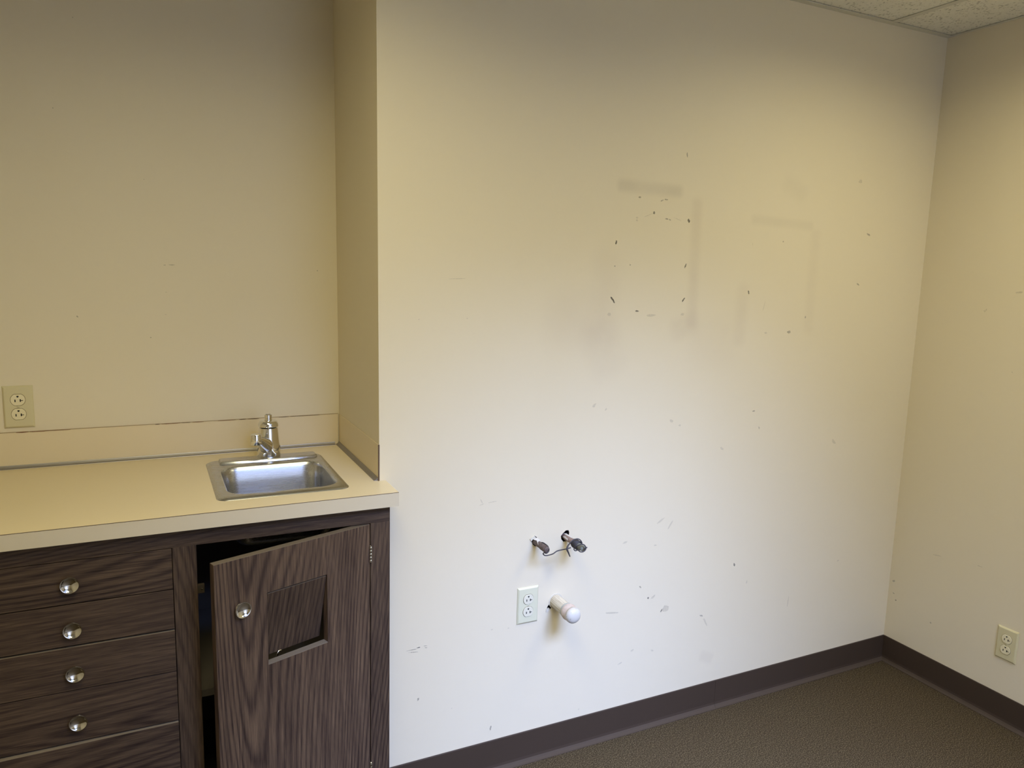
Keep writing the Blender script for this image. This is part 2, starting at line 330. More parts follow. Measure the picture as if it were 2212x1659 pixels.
# scuffs and pencil-like rubs on the paint: (along, z, length, angle, width, strength)
MARKS_BACK= [(0.959, 1.876, 0.0176, 95, 0.0054, 1), (0.794, 1.74, 0.0116, 7, 0.005, 1), (0.89, 1.739, 0.0137, -4, 0.0052, 1), (0.875, 1.735, 0.0133, 20, 0.0042, 1), (0.848, 1.698, 0.0085, 3, 0.0085, 2), (0.787, 1.68, 0.0099, 3, 0.0066, 0), (0.788, 1.672, 0.0083, 3, 0.0066, 0), (0.896, 1.682, 0.0137, -7, 0.0051, 1), (0.908, 1.68, 0.0085, -14, 0.0051, 1), (0.98, 1.681, 0.0146, -61, 0.0088, 2), (0.718, 1.605, 0.0149, 81, 0.0068, 2), (0.717, 1.536, 0.0065, 2, 0.0049, 1), (0.771, 1.541, 0.005, 2, 0.005, 1), (0.978, 1.544, 0.0173, 69, 0.0058, 2), (0.712, 1.44, 0.0183, -43, 0.0076, 2), (0.719, 1.432, 0.0148, -53, 0.0059, 2), (0.977, 1.438, 0.0182, 52, 0.0061, 2), (0.805, 1.403, 0.0171, -6, 0.0051, 2), (0.705, 1.393, 0.0146, 8, 0.0113, 0), (0.977, 1.393, 0.0161, 8, 0.0089, 0), (0.86, 1.39, 0.0381, 2, 0.0087, 0), (1.242, 1.465, 0.014, -72, 0.0062, 2), (1.505, 1.382, 0.0096, 69, 0.0064, 1), (1.434, 1.332, 0.0186, 8, 0.0103, 1), (1.33, 1.33, 0.0124, -8, 0.0083, 0), (1.376, 1.633, 0.0062, 2, 0.0062, 1), (1.244, 1.62, 0.0103, 89, 0.0029, 0), (1.313, 1.418, 0.0398, 77, 0.0031, 0), (1.747, 1.498, 0.0179, -24, 0.0067, 1), (1.712, 1.851, 0.0202, 11, 0.0135, 0), (1.777, 1.673, 0.0222, -22, 0.0066, 1), (0.938, 1.683, 0.0342, -16, 0.0027, 0), (0.827, 1.689, 0.0391, 21, 0.0021, 0), (0.666, 1.119, 0.0204, 40, 0.0102, 0), (0.709, 1.105, 0.0114, 58, 0.0057, 0), (0.96, 1.053, 0.0167, -28, 0.0112, 0), (0.993, 1.036, 0.0114, -12, 0.0076, 0), (1.303, 1.065, 0.0141, 4, 0.0061, 1), (1.333, 1.005, 0.0107, -61, 0.0054, 1), (1.175, 0.945, 0.0173, -44, 0.0096, 0), (1.7, 0.928, 0.0305, -45, 0.0131, 0), (0.941, 0.724, 0.0386, 29, 0.008, 0), (0.98, 0.705, 0.0394, 59, 0.0076, 0), (0.804, 0.668, 0.02, 10, 0.0083, 0), (0.923, 0.642, 0.0132, -8, 0.0057, 0), (1.268, 0.523, 0.0168, -68, 0.0075, 2), (1.331, 0.45, 0.0147, 76, 0.0065, 0), (0.873, 0.507, 0.0115, -45, 0.0058, 1), (0.907, 0.463, 0.0076, -10, 0.0076, 2), (0.927, 0.464, 0.0255, 30, 0.0095, 0), (0.964, 0.409, 0.0137, 58, 0.0046, 2), (0.98, 0.412, 0.0338, -2, 0.0263, 0), (0.768, 0.437, 0.0647, -9, 0.0063, 0), (1.136, 0.359, 0.0194, -21, 0.0065, 1), (1.155, 0.333, 0.0399, -60, 0.008, 0), (1.539, 0.338, 0.0458, 86, 0.0053, 0), (0.808, 0.254, 0.0222, 20, 0.0048, 0), (1.781, 0.461, 0.0128, 17, 0.0064, 0), (0.936, 0.273, 0.0144, -27, 0.0062, 0), (0.854, 0.29, 0.0164, 17, 0.0065, 0), (0.302, 0.861, 0.0148, -60, 0.0045, 0), (0.303, 0.851, 0.0192, 18, 0.0034, 0), (0.337, 0.855, 0.0315, 5, 0.0029, 0), (0.098, 0.449, 0.0347, 1, 0.0027, 1), (0.102, 0.441, 0.0329, -7, 0.0027, 1), (0.117, 0.452, 0.0121, 0, 0.004, 2), (0.137, 0.453, 0.014, -7, 0.0028, 1), (0.139, 0.447, 0.0084, -10, 0.0028, 1), (0.117, 0.294, 0.0118, 67, 0.0066, 1), (0.348, 0.145, 0.0189, 81, 0.0058, 1), (0.344, 0.462, 0.0089, -1, 0.0045, 0), (0.399, 0.456, 0.0076, -2, 0.0046, 0), (0.22, 1.49, 0.056, 2, 0.0027, 0), (0.11, 1.381, 0.0038, 0, 0.0038, 0), (0.248, 1.383, 0.0054, -28, 0.0041, 0), (0.22, 0.24, 0.0069, 8, 0.0027, 0), (0.658, 0.129, 0.0072, 42, 0.0043, 0)]
MARKS_RIGHT= [(-0.255, 1.422, 0.011, 114, 0.0063, 0), (-0.25, 1.418, 0.0115, -126, 0.0049, 0), (-0.359, 1.487, 0.0297, 172, 0.0074, 0), (-0.019, 0.338, 0.0135, 143, 0.009, 1), (-0.023, 0.289, 0.0105, -162, 0.0053, 1), (-0.036, 0.265, 0.0085, 157, 0.0064, 2), (-0.188, 0.239, 0.0079, 155, 0.0079, 1), (-0.184, 0.504, 0.036, 171, 0.0054, 0), (-0.343, 0.522, 0.0188, 180, 0.0039, 0), (-0.369, 1.22, 0.0045, 172, 0.0045, 1)]
MARKS_ALC= [(-0.708, 1.36, 0.007, -55, 0.0047, 1), (-0.486, 1.504, 0.0072, 2, 0.0024, 1), (-0.468, 1.505, 0.0192, 1, 0.0024, 1), (-0.678, 2.132, 0.0032, 9, 0.0032, 1), (-0.735, 1.901, 0.0031, 7, 0.0031, 1), (-0.485, 1.428, 0.0072, 0, 0.0024, 0), (-0.489, 1.365, 0.0072, 0, 0.0024, 0), (-0.529, 1.736, 0.0035, 5, 0.0023, 1), (-0.53, 1.3, 0.0036, 0, 0.0036, 1), (-0.061, 1.498, 0.0042, 0, 0.0042, 1), (-0.835, 1.026, 0.0043, -4, 0.0032, 2), (-0.802, 0.978, 0.0054, -5, 0.0033, 1), (-0.827, 1.023, 0.0032, -5, 0.0032, 0)]

def scuff_marks(marks, wall, at, axis, jitter):
    for (s, z, ln, an, w, st) in marks:
        rnd = random.Random(int(s*1000)*7 + int(z*1000)); n = 10; t = math.radians(an); pts = []
        for i in range(n):
            a = 2*math.pi*i/n; k = rnd.uniform(0.65, 1.1)
            u, v = 0.5*ln*math.cos(a)*k, 0.5*max(w, 0.0022)*math.sin(a)*k
            du, dv = u*math.cos(t)-v*math.sin(t), u*math.sin(t)+v*math.cos(t)
            pts.append((s+du, z+dv))
        bm = bmesh.new()
        if axis == 'y': f = bm.faces.new([bm.verts.new((a, at-0.0003, b)) for a, b in pts])
        else: f = bm.faces.new([bm.verts.new((at-0.0003, a, b)) for a, b in pts])
        link('scuff_mark', bm, M_SCUFF[st], wall)
scuff_marks(MARKS_BACK, wall_back, 0.0, 'y', 0)
scuff_marks(MARKS_RIGHT, wall_right, R, 'x', 0)
scuff_marks([q for q in MARKS_ALC if q[1] > ZT+0.105], wall_alcove, D, 'y', 0)

# vinyl cove base: flat face, rounded top, toe flaring on to the carpet
COVE = [(0.0, 0.1031), (0.0022, 0.1028), (0.0030, 0.1008), (0.0030, 0.020), (0.0042, 0.012), (0.0075, 0.0065), (0.0125, 0.0035), (0.0165, 0.0022), (0.0165, 0.0004), (0.0, 0.0004)]
def cove_strip(name, a, b, place, parent):
    bm = bmesh.new(); loft(bm, [[place(s, d, z) for d, z in COVE] for s in (a, b)], True, True, True)
    o = link(name, bm, [M_VINYL, M_TOE], parent)
    for p in o.data.polygons:
        if p.center.z < 0.0125: p.material_index = 1
    return o
bb_b = empty('baseboard_back'); tag(bb_b, 'dark brown vinyl cove base along the wall with the pipes', kind='structure')
bb_r = empty('baseboard_right'); tag(bb_r, 'dark brown vinyl cove base along the right wall', kind='structure')
pb = lambda s, d, z: Vector((s, -d, z)); pr = lambda s, d, z: Vector((R-d, s, z))
cove_strip('cove_strip', 0.0075, 1.2186, pb, bb_b); cove_strip('cove_strip', 1.2194, R-0.001, pb, bb_b)
cove_strip('cove_strip', -0.004, -1.6, pr, bb_r); cove_strip('cove_strip', -1.6008, YF+0.002, pr, bb_r)

# suspended ceiling: backing deck, lay-in tiles, tees, wall angle
ceiling = struct('ceiling', bbox(XW-0.1, R+0.1, YF-0.1, D+0.1, H+0.22, H+0.26), M_GRID)
TEES = [1.776 - 0.61*i for i in range(6)]; ROWS = [-0.54, -1.76, -2.98]
xs = [R] + TEES + [XW]; ys = [0.0] + ROWS + [YF]
FIX = {(1, 1), (4, 1), (2, 2), (3, 2)}      # cells that hold the troffers (column, row)
tile_src = {}
for i in range(len(xs)-1):
    for j in range(len(ys)-1):
        if (i, j) in FIX: continue
        w, l = xs[i]-xs[i+1]-0.006, ys[j]-ys[j+1]-0.006; key = (round(w, 3), round(l, 3))
        cx, cy = (xs[i]+xs[i+1])/2, (ys[j]+ys[j+1])/2
        if key not in tile_src:
            o = link('ceiling_tile', bbox(-w/2, w/2, -l/2, l/2, 0.0028, 0.018), M_TILE, ceiling); tile_src[key] = o
        else:
            o = tile_src[key].copy(); COL.objects.link(o)
        o.location = (cx, cy, H)
link('ceiling_tile', bbox(XL, xa(H), 0.0, D, 0.0028, 0.018), M_TILE, ceiling, loc=(0, 0, H))
def tee(bm, a0, a1, c, along_y):
    for hw, z0, z1 in ((0.012, H, H+0.0016), (0.0015, H+0.0016, H+0.035)):
        if along_y: box(bm, c-hw, c+hw, a0, a1, z0, z1)
        else: box(bm, a0, a1, c-hw, c+hw, z0, z1)
for c in TEES:
    bm = bmesh.new(); tee(bm, YF+0.022, -0.022, c, True); link('ceiling_tee', bm, M_GRID, ceiling)
for c in ROWS:
    for a, b in zip(xs, xs[1:]):
        bm = bmesh.new(); tee(bm, b+0.012, a-0.012, c, False); link('cross_tee', bm, M_GRID, ceiling)
def angle(name, horiz, vert):
    bm = bmesh.new(); box(bm, *horiz); box(bm, *vert); return struct(name, bm, M_GRID)
angle('trim_1', (xa(H), R, -0.024, 0.0, H-0.0005, H+0.001), (xa(H), R, -0.0015, 0.0, H+0.001, H+0.024))
angle('trim_2', (R-0.014, R, YF, -0.0245, H-0.0003, H+0.001), (R-0.0015, R, YF, -0.0245, H+0.001, H+0.024))

# recessed troffers
M_LOUVRE = new_mat('matt_dark_louvre', (0.06, 0.06, 0.065), 0.7)
def troffer(cx, cy, power, col, spread, deep, label):
    t = empty('ceiling_light', (cx, cy, H)); tag(t, label, 'light fixture', 'recessed ceiling troffers')
    w, l = 0.586, 1.196; hh = 0.20 if deep else 0.09
    bm = bmesh.new(); box(bm, -w/2, w/2, -l/2, l/2, hh, hh+0.004)
    for s in (-1, 1):
        box(bm, s*w/2-0.003, s*w/2+0.003, -l/2, l/2, 0.001, hh); box(bm, -w/2, w/2, s*l/2-0.003, s*l/2+0.003, 0.001, hh)
    link('housing', bm, M_LOUVRE if deep else M_GRID, t)
    for i in range(3):
        bm = bmesh.new(); x = (i-1)*0.17; tube(bm, [(x, -0.56, hh-0.02), (x, 0.56, hh-0.02)], 0.012, 10); link('tube_lamp', bm, M_GRID, t)
    if deep:
        for i in range(1, 7): link('louvre_blade', bbox(-w/2+i*w/7-0.0015, -w/2+i*w/7+0.0015, -l/2+0.004, l/2-0.004, 0.004, 0.125), M_LOUVRE, t)
    else:
        link('lens', bbox(-w/2+0.012, w/2-0.012, -l/2+0.012, l/2-0.012, 0.006, 0.010), M_GRID, t)
    ld = bpy.data.lights.new('troffer_light', 'AREA'); ld.shape = 'RECTANGLE'; ld.size = w-0.04; ld.size_y = l-0.04
    ld.energy = power; ld.color = col; ld.spread = spread
    lo = bpy.data.objects.new('troffer_light', ld); COL.objects.link(lo); lo.parent = t; lo.location = (0, 0, 0.14 if deep else 0.003)
ROWC, ROWD = (ROWS[0]+ROWS[1])/2, (ROWS[1]+ROWS[2])/2
troffer((xs[4]+xs[5])/2, ROWC, WARM_POWER[0], WARM_COL, WARM_SPREAD, False, 'recessed ceiling troffer in front of the sink alcove')
troffer((xs[1]+xs[2])/2, ROWC, WARM_POWER[1], WARM_COL, WARM_SPREAD, False, 'recessed ceiling troffer nearest the right wall')
troffer((xs[3]+xs[4])/2, ROWD, COOL_POWER[0], COOL_COL, COOL_SPREAD, True, 'left one of two cool louvred troffers in the rear row')
troffer((xs[2]+xs[3])/2, ROWD, COOL_POWER[1], COOL_COL, COOL_SPREAD, True, 'right one of two cool louvred troffers in the rear row')

# ------------------------------------------------------------------ cabinet
cab = empty('base_cabinet', (0, 0, 0)); tag(cab, 'dark walnut laminate base cabinet with drawers and an ajar door', 'cabinet')
CT = 0.9145                     # cabinet top, under the counter
XS = [0.0045, -0.0465, -0.4575, -0.5085, -0.9180, -0.9690, -1.3800, XL+0.002]   # stile / bay edges from the right
DZ = [0.8690, 0.7695, 0.6705, 0.5680, 0.4415, 0.1000]                          # drawer joints
FT = 0.019
for k in range(4):
    xr, xl = XS[2*k], XS[2*k+1]
    link('stile', bbox(xl, xr, CABY, CABY+FT, 0.10, 0.8690), M_WV[k], cab, bevel=0.0006, segs=1)
link('top_rail', bbox(XS[7], XS[0], CABY, CABY+FT, 0.8692, CT), M_WH[5], cab, bevel=0.0006, segs=1)
link('bottom_rail', bbox(XS[7], XS[0], CABY, CABY+FT, 0.075, 0.0996), M_WH[4], cab)
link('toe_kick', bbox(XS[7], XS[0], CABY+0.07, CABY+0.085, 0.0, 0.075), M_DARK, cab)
link('end_panel', bbox(XS[0]-0.012, XS[0], CABY+FT, -0.002, 0.0, CT), M_WV[4], cab)
bm = bmesh.new(); box(bm, -0.4760, -0.4640, CABY+FT, D-0.03, 0.10, CT); link('partition', bm, M_INSIDE, cab)
bm = bmesh.new(); box(bm, -0.9560, -0.9440, CABY+FT, D-0.03, 0.10, CT); link('partition', bm, M_INSIDE, cab)
link('back_panel', bbox(XS[7], -0.006, D-0.028, D-0.018, 0.10, CT), M_INSIDE, cab)
link('floor_panel', bbox(XS[7], -0.008, CABY+FT, D-0.03, 0.10, 0.115), M_INSIDE, cab)
link('shelf', bbox(-0.4635, -0.008, CABY+FT+0.015, D-0.05, 0.470, 0.488), M_INSIDE, cab)

def knob_mesh():
    bm = bmesh.new()
    lathe(bm, [(0.0120, 0.0), (0.0110, 0.002), (0.0085, 0.004), (0.0085, 0.007), (0.0130, 0.0090), (0.0170, 0.0105), (0.0184, 0.0120), (0.0188, 0.0132),
               (0.0182, 0.0142), (0.0170, 0.0141), (0.0150, 0.0122), (0.0120, 0.0103), (0.0080, 0.0087), (0.0040, 0.0078), (0.0008, 0.0075)], 40, 'y')
    o = link('knob', bm, M_NICKEL, cab, smooth=True); me = o.data; md = [m for m in o.modifiers]
    bpy.data.objects.remove(o); return me
KNOB = knob_mesh()
def knob(parent, loc, rot=None):
    o = bpy.data.objects.new('knob', KNOB); COL.objects.link(o); o.parent = parent; o.location = loc
    if rot: o.rotation_euler = rot
    md = o.modifiers.new('split', 'EDGE_SPLIT'); md.split_angle = math.radians(50)
    o['label'] = 'round dished chrome knob'
    return o
GAP = 0.0011
POP = [0.0, 0.0, 0.0045, 0.0, 0.012]; TWIST = [0, 0, 0, 0, 0.018]; KZ = [0.8180, 0.7135, 0.6120, 0.4945, 0.33]
DLAB = ['top drawer front', 'second drawer front', 'third drawer front, standing slightly proud', 'fourth drawer front', 'deep bottom drawer front pulled slightly out on its left side']
for i in range(5):
    z1, z0 = DZ[i]-GAP, DZ[i+1]+GAP
    if i == 1: z0 += 0.0025
    if i == 3: z0 += 0.0015
    xr, xl = XS[3]-0.0014, XS[4]+0.0014; w = xr-xl
    bm = bmesh.new(); box(bm, -w, 0, 0, FT, z0, z1)
    o = link('drawer', bm, [M_WH[i], M_RAW], cab, loc=(xr, CABY-POP[i]*0.35, 0), rot=(0, 0, TWIST[i]), bevel=0.0005, segs=1)
    for p in o.data.polygons:
        if p.normal.z > 0.9 and i in (2, 4): p.material_index = 1
    o['label'] = DLAB[i]
    knob(o, (-0.7135-xr, 0, KZ[i]))
    if i < 4:
        link('drawer_box', bbox(-w+0.02, -0.02, FT, 0.44, z0+0.01, z1-0.012), M_INSIDE, o)

# the open door on the sink bay, with its push-in waste flap
def door_panel(name, w, z0, z1, hole, mats, parent, loc, rot):
    """hinge edge at x=0, free edge at x=-w, front face at y=0"""
    xsg = [-w, -hole[1], -hole[0], 0.0] if hole else [-w, 0.0]
    zsg = [z0, hole[2], hole[3], z1] if hole else [z0, z1]
    bm = bmesh.new(); V = {}
    def vv(i, j, y):
        k = (i, j, y)
        if k not in V: V[k] = bm.verts.new((xsg[i], y, zsg[j]))
        return V[k]
    nx, nz = len(xsg)-1, len(zsg)-1
    solid = lambda i, j: 0 <= i < nx and 0 <= j < nz and not (hole and (i, j) == (1, 1))
    for i in range(nx):
        for j in range(nz):
            if not solid(i, j): continue
            for y in (0.0, FT): bm.faces.new((vv(i,j,y), vv(i+1,j,y), vv(i+1,j+1,y), vv(i,j+1,y)))
            for (a, b, q) in (((i,j),(i+1,j),(i,j-1)), ((i,j+1),(i+1,j+1),(i,j+1)), ((i,j),(i,j+1),(i-1,j)), ((i+1,j),(i+1,j+1),(i+1,j))):
                if not solid(*q): bm.faces.new((vv(*a,0.0), vv(*b,0.0), vv(*b,FT), vv(*a,FT)))
    o = link(name, bm, mats, parent, loc=loc, rot=rot, bevel=0.0006, segs=1)
    for p in o.data.polygons:
        if abs(p.normal.z) > 0.9 and p.center.z > z0+0.01: p.material_index = 1
    return o
DOORA = math.radians(19.7); HX = XS[1]-0.0018; DW = 0.4065
M_DOOR = wood_mat('walnut_laminate_door', True, 6, 1.25)
door = door_panel('door', DW, 0.1015, 0.8672, (0.1255, 0.2838, 0.5905, 0.7675), [M_DOOR, M_EDGE], cab, (HX, CABY, 0), (0, 0, DOORA))
door['label'] = 'walnut laminate door swung ajar with a square waste opening'
knob(door, (-0.3476, 0, 0.7503))
bm = bmesh.new(); fw = 0.1550; fh = 0.1735; box(bm, -fw/2, fw/2, 0, 0.012, -fh, 0)
flap = link('flap', bm, [wood_mat('walnut_laminate_flap', True, 19, 0.95), M_EDGE], door, loc=(-0.2048, 0.0012, 0.7640), rot=(math.radians(11.8), 0, math.radians(0)), bevel=0.0005, segs=1)
for p in flap.data.polygons:
    if p.normal.z > 0.9: p.material_index = 1
flap['label'] = 'hinged waste flap pushed in at the bottom'
bm = bmesh.new(); tube(bm, catmull([(-0.243, 0.034, 0.573), (-0.243, 0.035, 0.588), (-0.239, 0.036, 0.594), (-0.231, 0.037, 0.594)], 5), 0.0022, 8); link('flap_hook', bm, M_NICKEL, door, smooth='all')
link('flap_sill', bbox(-0.2838, -0.1255, 0.0015, 0.0185, 0.5870, 0.5918), new_mat('worn_grey_sill', (0.15, 0.125, 0.10), 0.7), door)
for z in (0.787, 0.180):
    bm = bmesh.new(); 
    for q in range(5): lathe(bm, [(0.0030, 0.0), (0.0034, 0.0006), (0.0034, 0.0074), (0.0030, 0.008)], 14, 'z', (0.0008, -0.0026, z-0.0215+q*0.0087))
    lathe(bm, [(0.0026, 0), (0.0026, 0.0015), (0.001, 0.003)], 12, 'z', (0.0008, -0.0026, z+0.0218))
    link('hinge', bm, M_NICKEL, door, smooth=True)
# magnetic catch behind the middle stile
bm = bmesh.new(); box(bm, -0.4640, -0.4420, CABY+FT+0.001, CABY+FT+0.012, 0.742, 0.762); box(bm, -0.4635, -0.4615, CABY+FT+0.012, CABY+FT+0.03, 0.742, 0.762)
lathe(bm, [(0.0022, 0), (0.0022, 0.001), (0.001, 0.0016)], 10, 'y', (-0.4475, CABY+FT+0.001, 0.7525))
link('door_catch', bm, M_BRONZE, cab)
# left bay, door shut
door2 = door_panel('door', XS[5]-XS[6]-0.003, 0.1015, 0.8672, None, [M_WV[0], M_EDGE], cab, (XS[5]-0.0015, CABY, 0), (0, 0, 0))
door2['label'] = 'closed plain walnut laminate door'
knob(door2, (-0.06, 0, 0.7503))

# ------------------------------------------------------------------ countertop
top = empty('countertop', (0, 0, 0)); tag(top, 'yellow cream laminate countertop with backsplash in the alcove', 'countertop')
XE = 0.0205; TH = 0.0362
SX0, SX1, SY0, SY1 = -0.4055, -0.0835, -0.0425, 0.3460     # sink flange
def slab():
    bm = bmesh.new(); hx0, hx1, hy0, hy1 = SX0+0.012, SX1-0.012, SY0+0.012, SY1-0.012; x0, xr = XL+0.001, xa(ZT)-0.0006
    for q in ((x0, hx0, CF+0.002, D-0.001), (hx0, hx1, CF+0.002, hy0), (hx0, hx1, hy1, D-0.001), (hx1, xr, CF+0.002, D-0.001), (xr, XE, CF+0.002, -0.0005)):
        box(bm, *q, ZT-TH, ZT)
    return bm
bm = slab(); bmesh.ops.remove_doubles(bm, verts=bm.verts[:], dist=1e-5)
link('worktop', bm, M_TOP, top)
link('edge_band', bbox(XL+0.001, XE, CF, CF+0.0019, ZT-TH, ZT-0.0009), M_BAND, top)
link('edge_seam', bbox(XL+0.001, XE, CF-0.0001, CF+0.0018, ZT-0.0009, ZT-0.0001), M_LINE, top)
BS = 0.0988
link('backsplash', bbox(XL+0.001, -0.0022, D-0.006, D-0.0002, ZT, ZT+BS), M_SPLASH, top)
bm = bmesh.new(); x0 = xa(ZT)-0.0005; loft(bm, [[Vector((x0-0.0022, y, ZT)), Vector((x0, y, ZT)), Vector((xa(ZT+BS)-0.0005, y, ZT+BS)), Vector((xa(ZT+BS)-0.0022, y, ZT+BS))] for y in (D-0.006, 0.0015)], True, True, True)
side = link('side_splash', bm, M_SPLASH, top)
bm = bmesh.new(); box(bm, xa(ZT)-0.0032, xa(ZT)+0.0004, -0.0006, 0.0014, ZT, ZT+BS); link('splash_end_seam', bm, M_LINE, top)
# metal cove strip where the splash meets the worktop
prof = [(0.0, 0.0), (0.011, 0.0), (0.0105, 0.0012), (0.0055, 0.0030), (0.0022, 0.0070), (0.0012, 0.0090), (0.0, 0.0090)]
bm = bmesh.new(); loft(bm, [[Vector((x, D-0.006-a, ZT+b)) for a, b in prof] for x in (XL+0.001, -0.013)], True, True, True); link('metal_strip', bm, M_ALU, top)
bm = bmesh.new(); loft(bm, [[Vector((xa(ZT)-0.0025-a, y, ZT+b)) for a, b in prof] for y in (D-0.007, 0.004)], True, True, True); link('metal_strip', bm, M_ALU, top)
bm = bmesh.new(); loft(bm, [[Vector((XL+0.001, D-0.0064, ZT+BS-0.0004)), Vector((XL+0.001, D-0.0001, ZT+BS-0.0004)), Vector((XL+0.001, D-0.0001, ZT+BS+0.0008)), Vector((XL+0.001, D-0.0064, ZT+BS+0.0006))],
                           [Vector((-0.002, D-0.0064, ZT+BS-0.0004)), Vector((-0.002, D-0.0001, ZT+BS-0.0004)), Vector((-0.002, D-0.0001, ZT+BS+0.0004)), Vector((-0.002, D-0.0064, ZT+BS+0.0002))]], True, True, True)
link('caulk_seam', bm, new_mat('tan_seam', (0.42, 0.33, 0.20), 0.8), top)
def crack(x0, x1, h, mat):
    rnd = random.Random(int(x0*9999)); n = max(4, int((x1-x0)/0.006)); bm = bmesh.new(); lo, hi = [], []
    for i in range(n+1):
        t = i/n; x = x0+(x1-x0)*t; e = math.sin(math.pi*t)**0.5 if 0 < t < 1 else 0.05
        lo.append(Vector((x, D-0.0068, ZT+BS-0.0006-0.5*h*e*rnd.uniform(0.4, 1)))); hi.append(Vector((x, D-0.0068, ZT+BS+0.0002+0.5*h*e*rnd.uniform(0.4, 1))))
    a = [bm.verts.new(p) for p in lo]; b = [bm.verts.new(p) for p in hi]
    for i in range(n): bm.faces.new((a[i], a[i+1], b[i+1], b[i]))
    link('seam_crack', bm, mat, top)
for x0, x1, h, mm in ((-0.867, -0.838, 0.0030, M_RUST), (-0.836, -0.790, 0.0022, M_RUST), (-0.790, -0.74, 0.0012, M_RUST), (-0.529, -0.517, 0.0022, M_LINE), (-0.512, -0.462, 0.0016, M_RUST), (-0.46, -0.436, 0.0012, M_LINE), (-0.43, -0.399, 0.0014, M_RUST),
                      (-0.36, -0.31, 0.0012, M_RUST), (-0.300, -0.280, 0.0036, M_LINE), (-0.276, -0.243, 0.0028, M_LINE), (-0.185, -0.155, 0.0016, M_LINE), (-0.15, -0.06, 0.0009, M_LINE)):
    crack(x0, x1, h*0.62, mm)

# ------------------------------------------------------------------ sink
sink = empty('bar_sink', (0, 0, 0)); tag(sink, 'small square stainless steel bar sink set in the countertop', 'sink')
BX0, BX1, BY0, BY1 = -0.3765, -0.1040, -0.0150, 0.2560
def rl(x0, x1, y0, y1, r, z): return rrect(x0, x1, y0, y1, r, z, 8)
bm = bmesh.new()
loops = [rl(SX0, SX1, SY0, SY1, 0.026, ZT+0.0002), rl(SX0+0.0015, SX1-0.0015, SY0+0.0015, SY1-0.0015, 0.025, ZT+0.0018), rl(SX0+0.0095, SX1-0.0095, SY0+0.0095, SY1-0.0095, 0.020, ZT+0.0062),
         rl(SX0+0.0115, SX1-0.0115, SY0+0.0115, SY1-0.0115, 0.019, ZT+0.0064),
         rl(BX0-0.004, BX1+0.004, BY0-0.004, BY1+0.004, 0.052, ZT+0.0060), rl(BX0-0.0015, BX1+0.0015, BY0-0.0015, BY1+0.0015, 0.050, ZT+0.0054), rl(BX0+0.0015, BX1-0.0015, BY0+0.0015, BY1-0.0015, 0.048, ZT+0.0025),
         rl(BX0+0.004, BX1-0.004, BY0+0.005, BY1-0.005, 0.047, ZT-0.006), rl(BX0+0.007, BX1-0.007, BY0+0.009, BY1-0.013, 0.046, ZT-0.040), rl(BX0+0.010, BX1-0.010, BY0+0.012, BY1-0.020, 0.045, ZT-0.105),
         rl(BX0+0.014, BX1-0.014, BY0+0.016, BY1-0.025, 0.043, ZT-0.125), rl(BX0+0.026, BX1-0.026, BY0+0.028, BY1-0.037, 0.036, ZT-0.139), rl(BX0+0.045, BX1-0.045, BY0+0.047, BY1-0.056, 0.03, ZT-0.143)]
loft(bm, loops, True, False, True)
link('basin', bm, M_STEEL, sink, smooth='all')
bm = bmesh.new(); lx0, lx1 = -0.3690, -0.1045; ly0, ly1 = 0.2900, 0.3335
def ledge(z, g): 
    pts = [(lx0-g, ly0+0.004-g), (lx0+0.004, ly0-g), (-0.30, ly0-0.004-g), (-0.2345, ly0-0.0065-g), (-0.17, ly0-0.004-g), (lx1-0.004, ly0-g), (lx1+g, ly0+0.004-g), (lx1+g, ly1-0.006), (lx1-0.006, ly1+g), (lx0+0.006, ly1+g), (lx0-g, ly1-0.006)]
    return [Vector((x, y, z)) for x, y in pts]
loft(bm, [ledge(ZT+0.0060, 0.003), ledge(ZT+0.0115, 0.0012), ledge(ZT+0.0132, -0.001)], True, False, True)
link('faucet_ledge', bm, M_STEEL, sink, smooth=True)
bm = bmesh.new(); cxs, cys = (BX0+BX1)/2, (BY0+BY1)/2
lathe(bm, [(0.044, ZT-0.1428), (0.043, ZT-0.1405), (0.036, ZT-0.1405), (0.030, ZT-0.148), (0.002, ZT-0.149)], 32, 'z', (cxs, cys, 0)); link('drain_strainer', bm, M_CHROME, sink, smooth=True)

# ------------------------------------------------------------------ faucet with its handle missing
FX, FY, FZ = -0.2345, 0.3200, ZT+0.0132
fau = empty('faucet', (FX, FY, FZ)); tag(fau, 'chrome single-post faucet with bare stem and no handle behind the sink', 'faucet')
bm = bmesh.new(); lathe(bm, [(0.0325, 0.0), (0.0330, 0.0015), (0.0328, 0.0060), (0.0322, 0.030), (0.0314, 0.036), (0.0306, 0.0368), (0.0300, 0.0400), (0.0268, 0.080), (0.0262, 0.0845), (0.0240, 0.0855)], 48); link('body', bm, M_CHROME, fau, smooth=True)
bm = bmesh.new(); lathe(bm, [(0.0225, 0.0850), (0.0225, 0.0880)], 40); link('cap_gap_shade', bm, M_SLOT, fau, smooth=True)  # near-black ring: shade of the gap below the cap, painted in
bm = bmesh.new(); lathe(bm, [(0.0245, 0.0876), (0.0282, 0.0880), (0.0288, 0.0895), (0.0272, 0.0965), (0.0245, 0.1025), (0.0205, 0.1050), (0.0100, 0.1058)], 48); link('cap', bm, M_CHROME, fau, smooth=True)
bm = bmesh.new(); lathe(bm, [(0.0108, 0.1050), (0.0108, 0.1085), (0.0098, 0.1092), (0.0098, 0.1100), (0.0106, 0.1105), (0.0106, 0.1125), (0.0098, 0.1128), (0.0106, 0.1134), (0.0106, 0.1212), (0.0098, 0.1222), (0.0072, 0.1224), (0.0070, 0.1195)], 28); link('stem', bm, M_CHROME, fau, smooth=True)
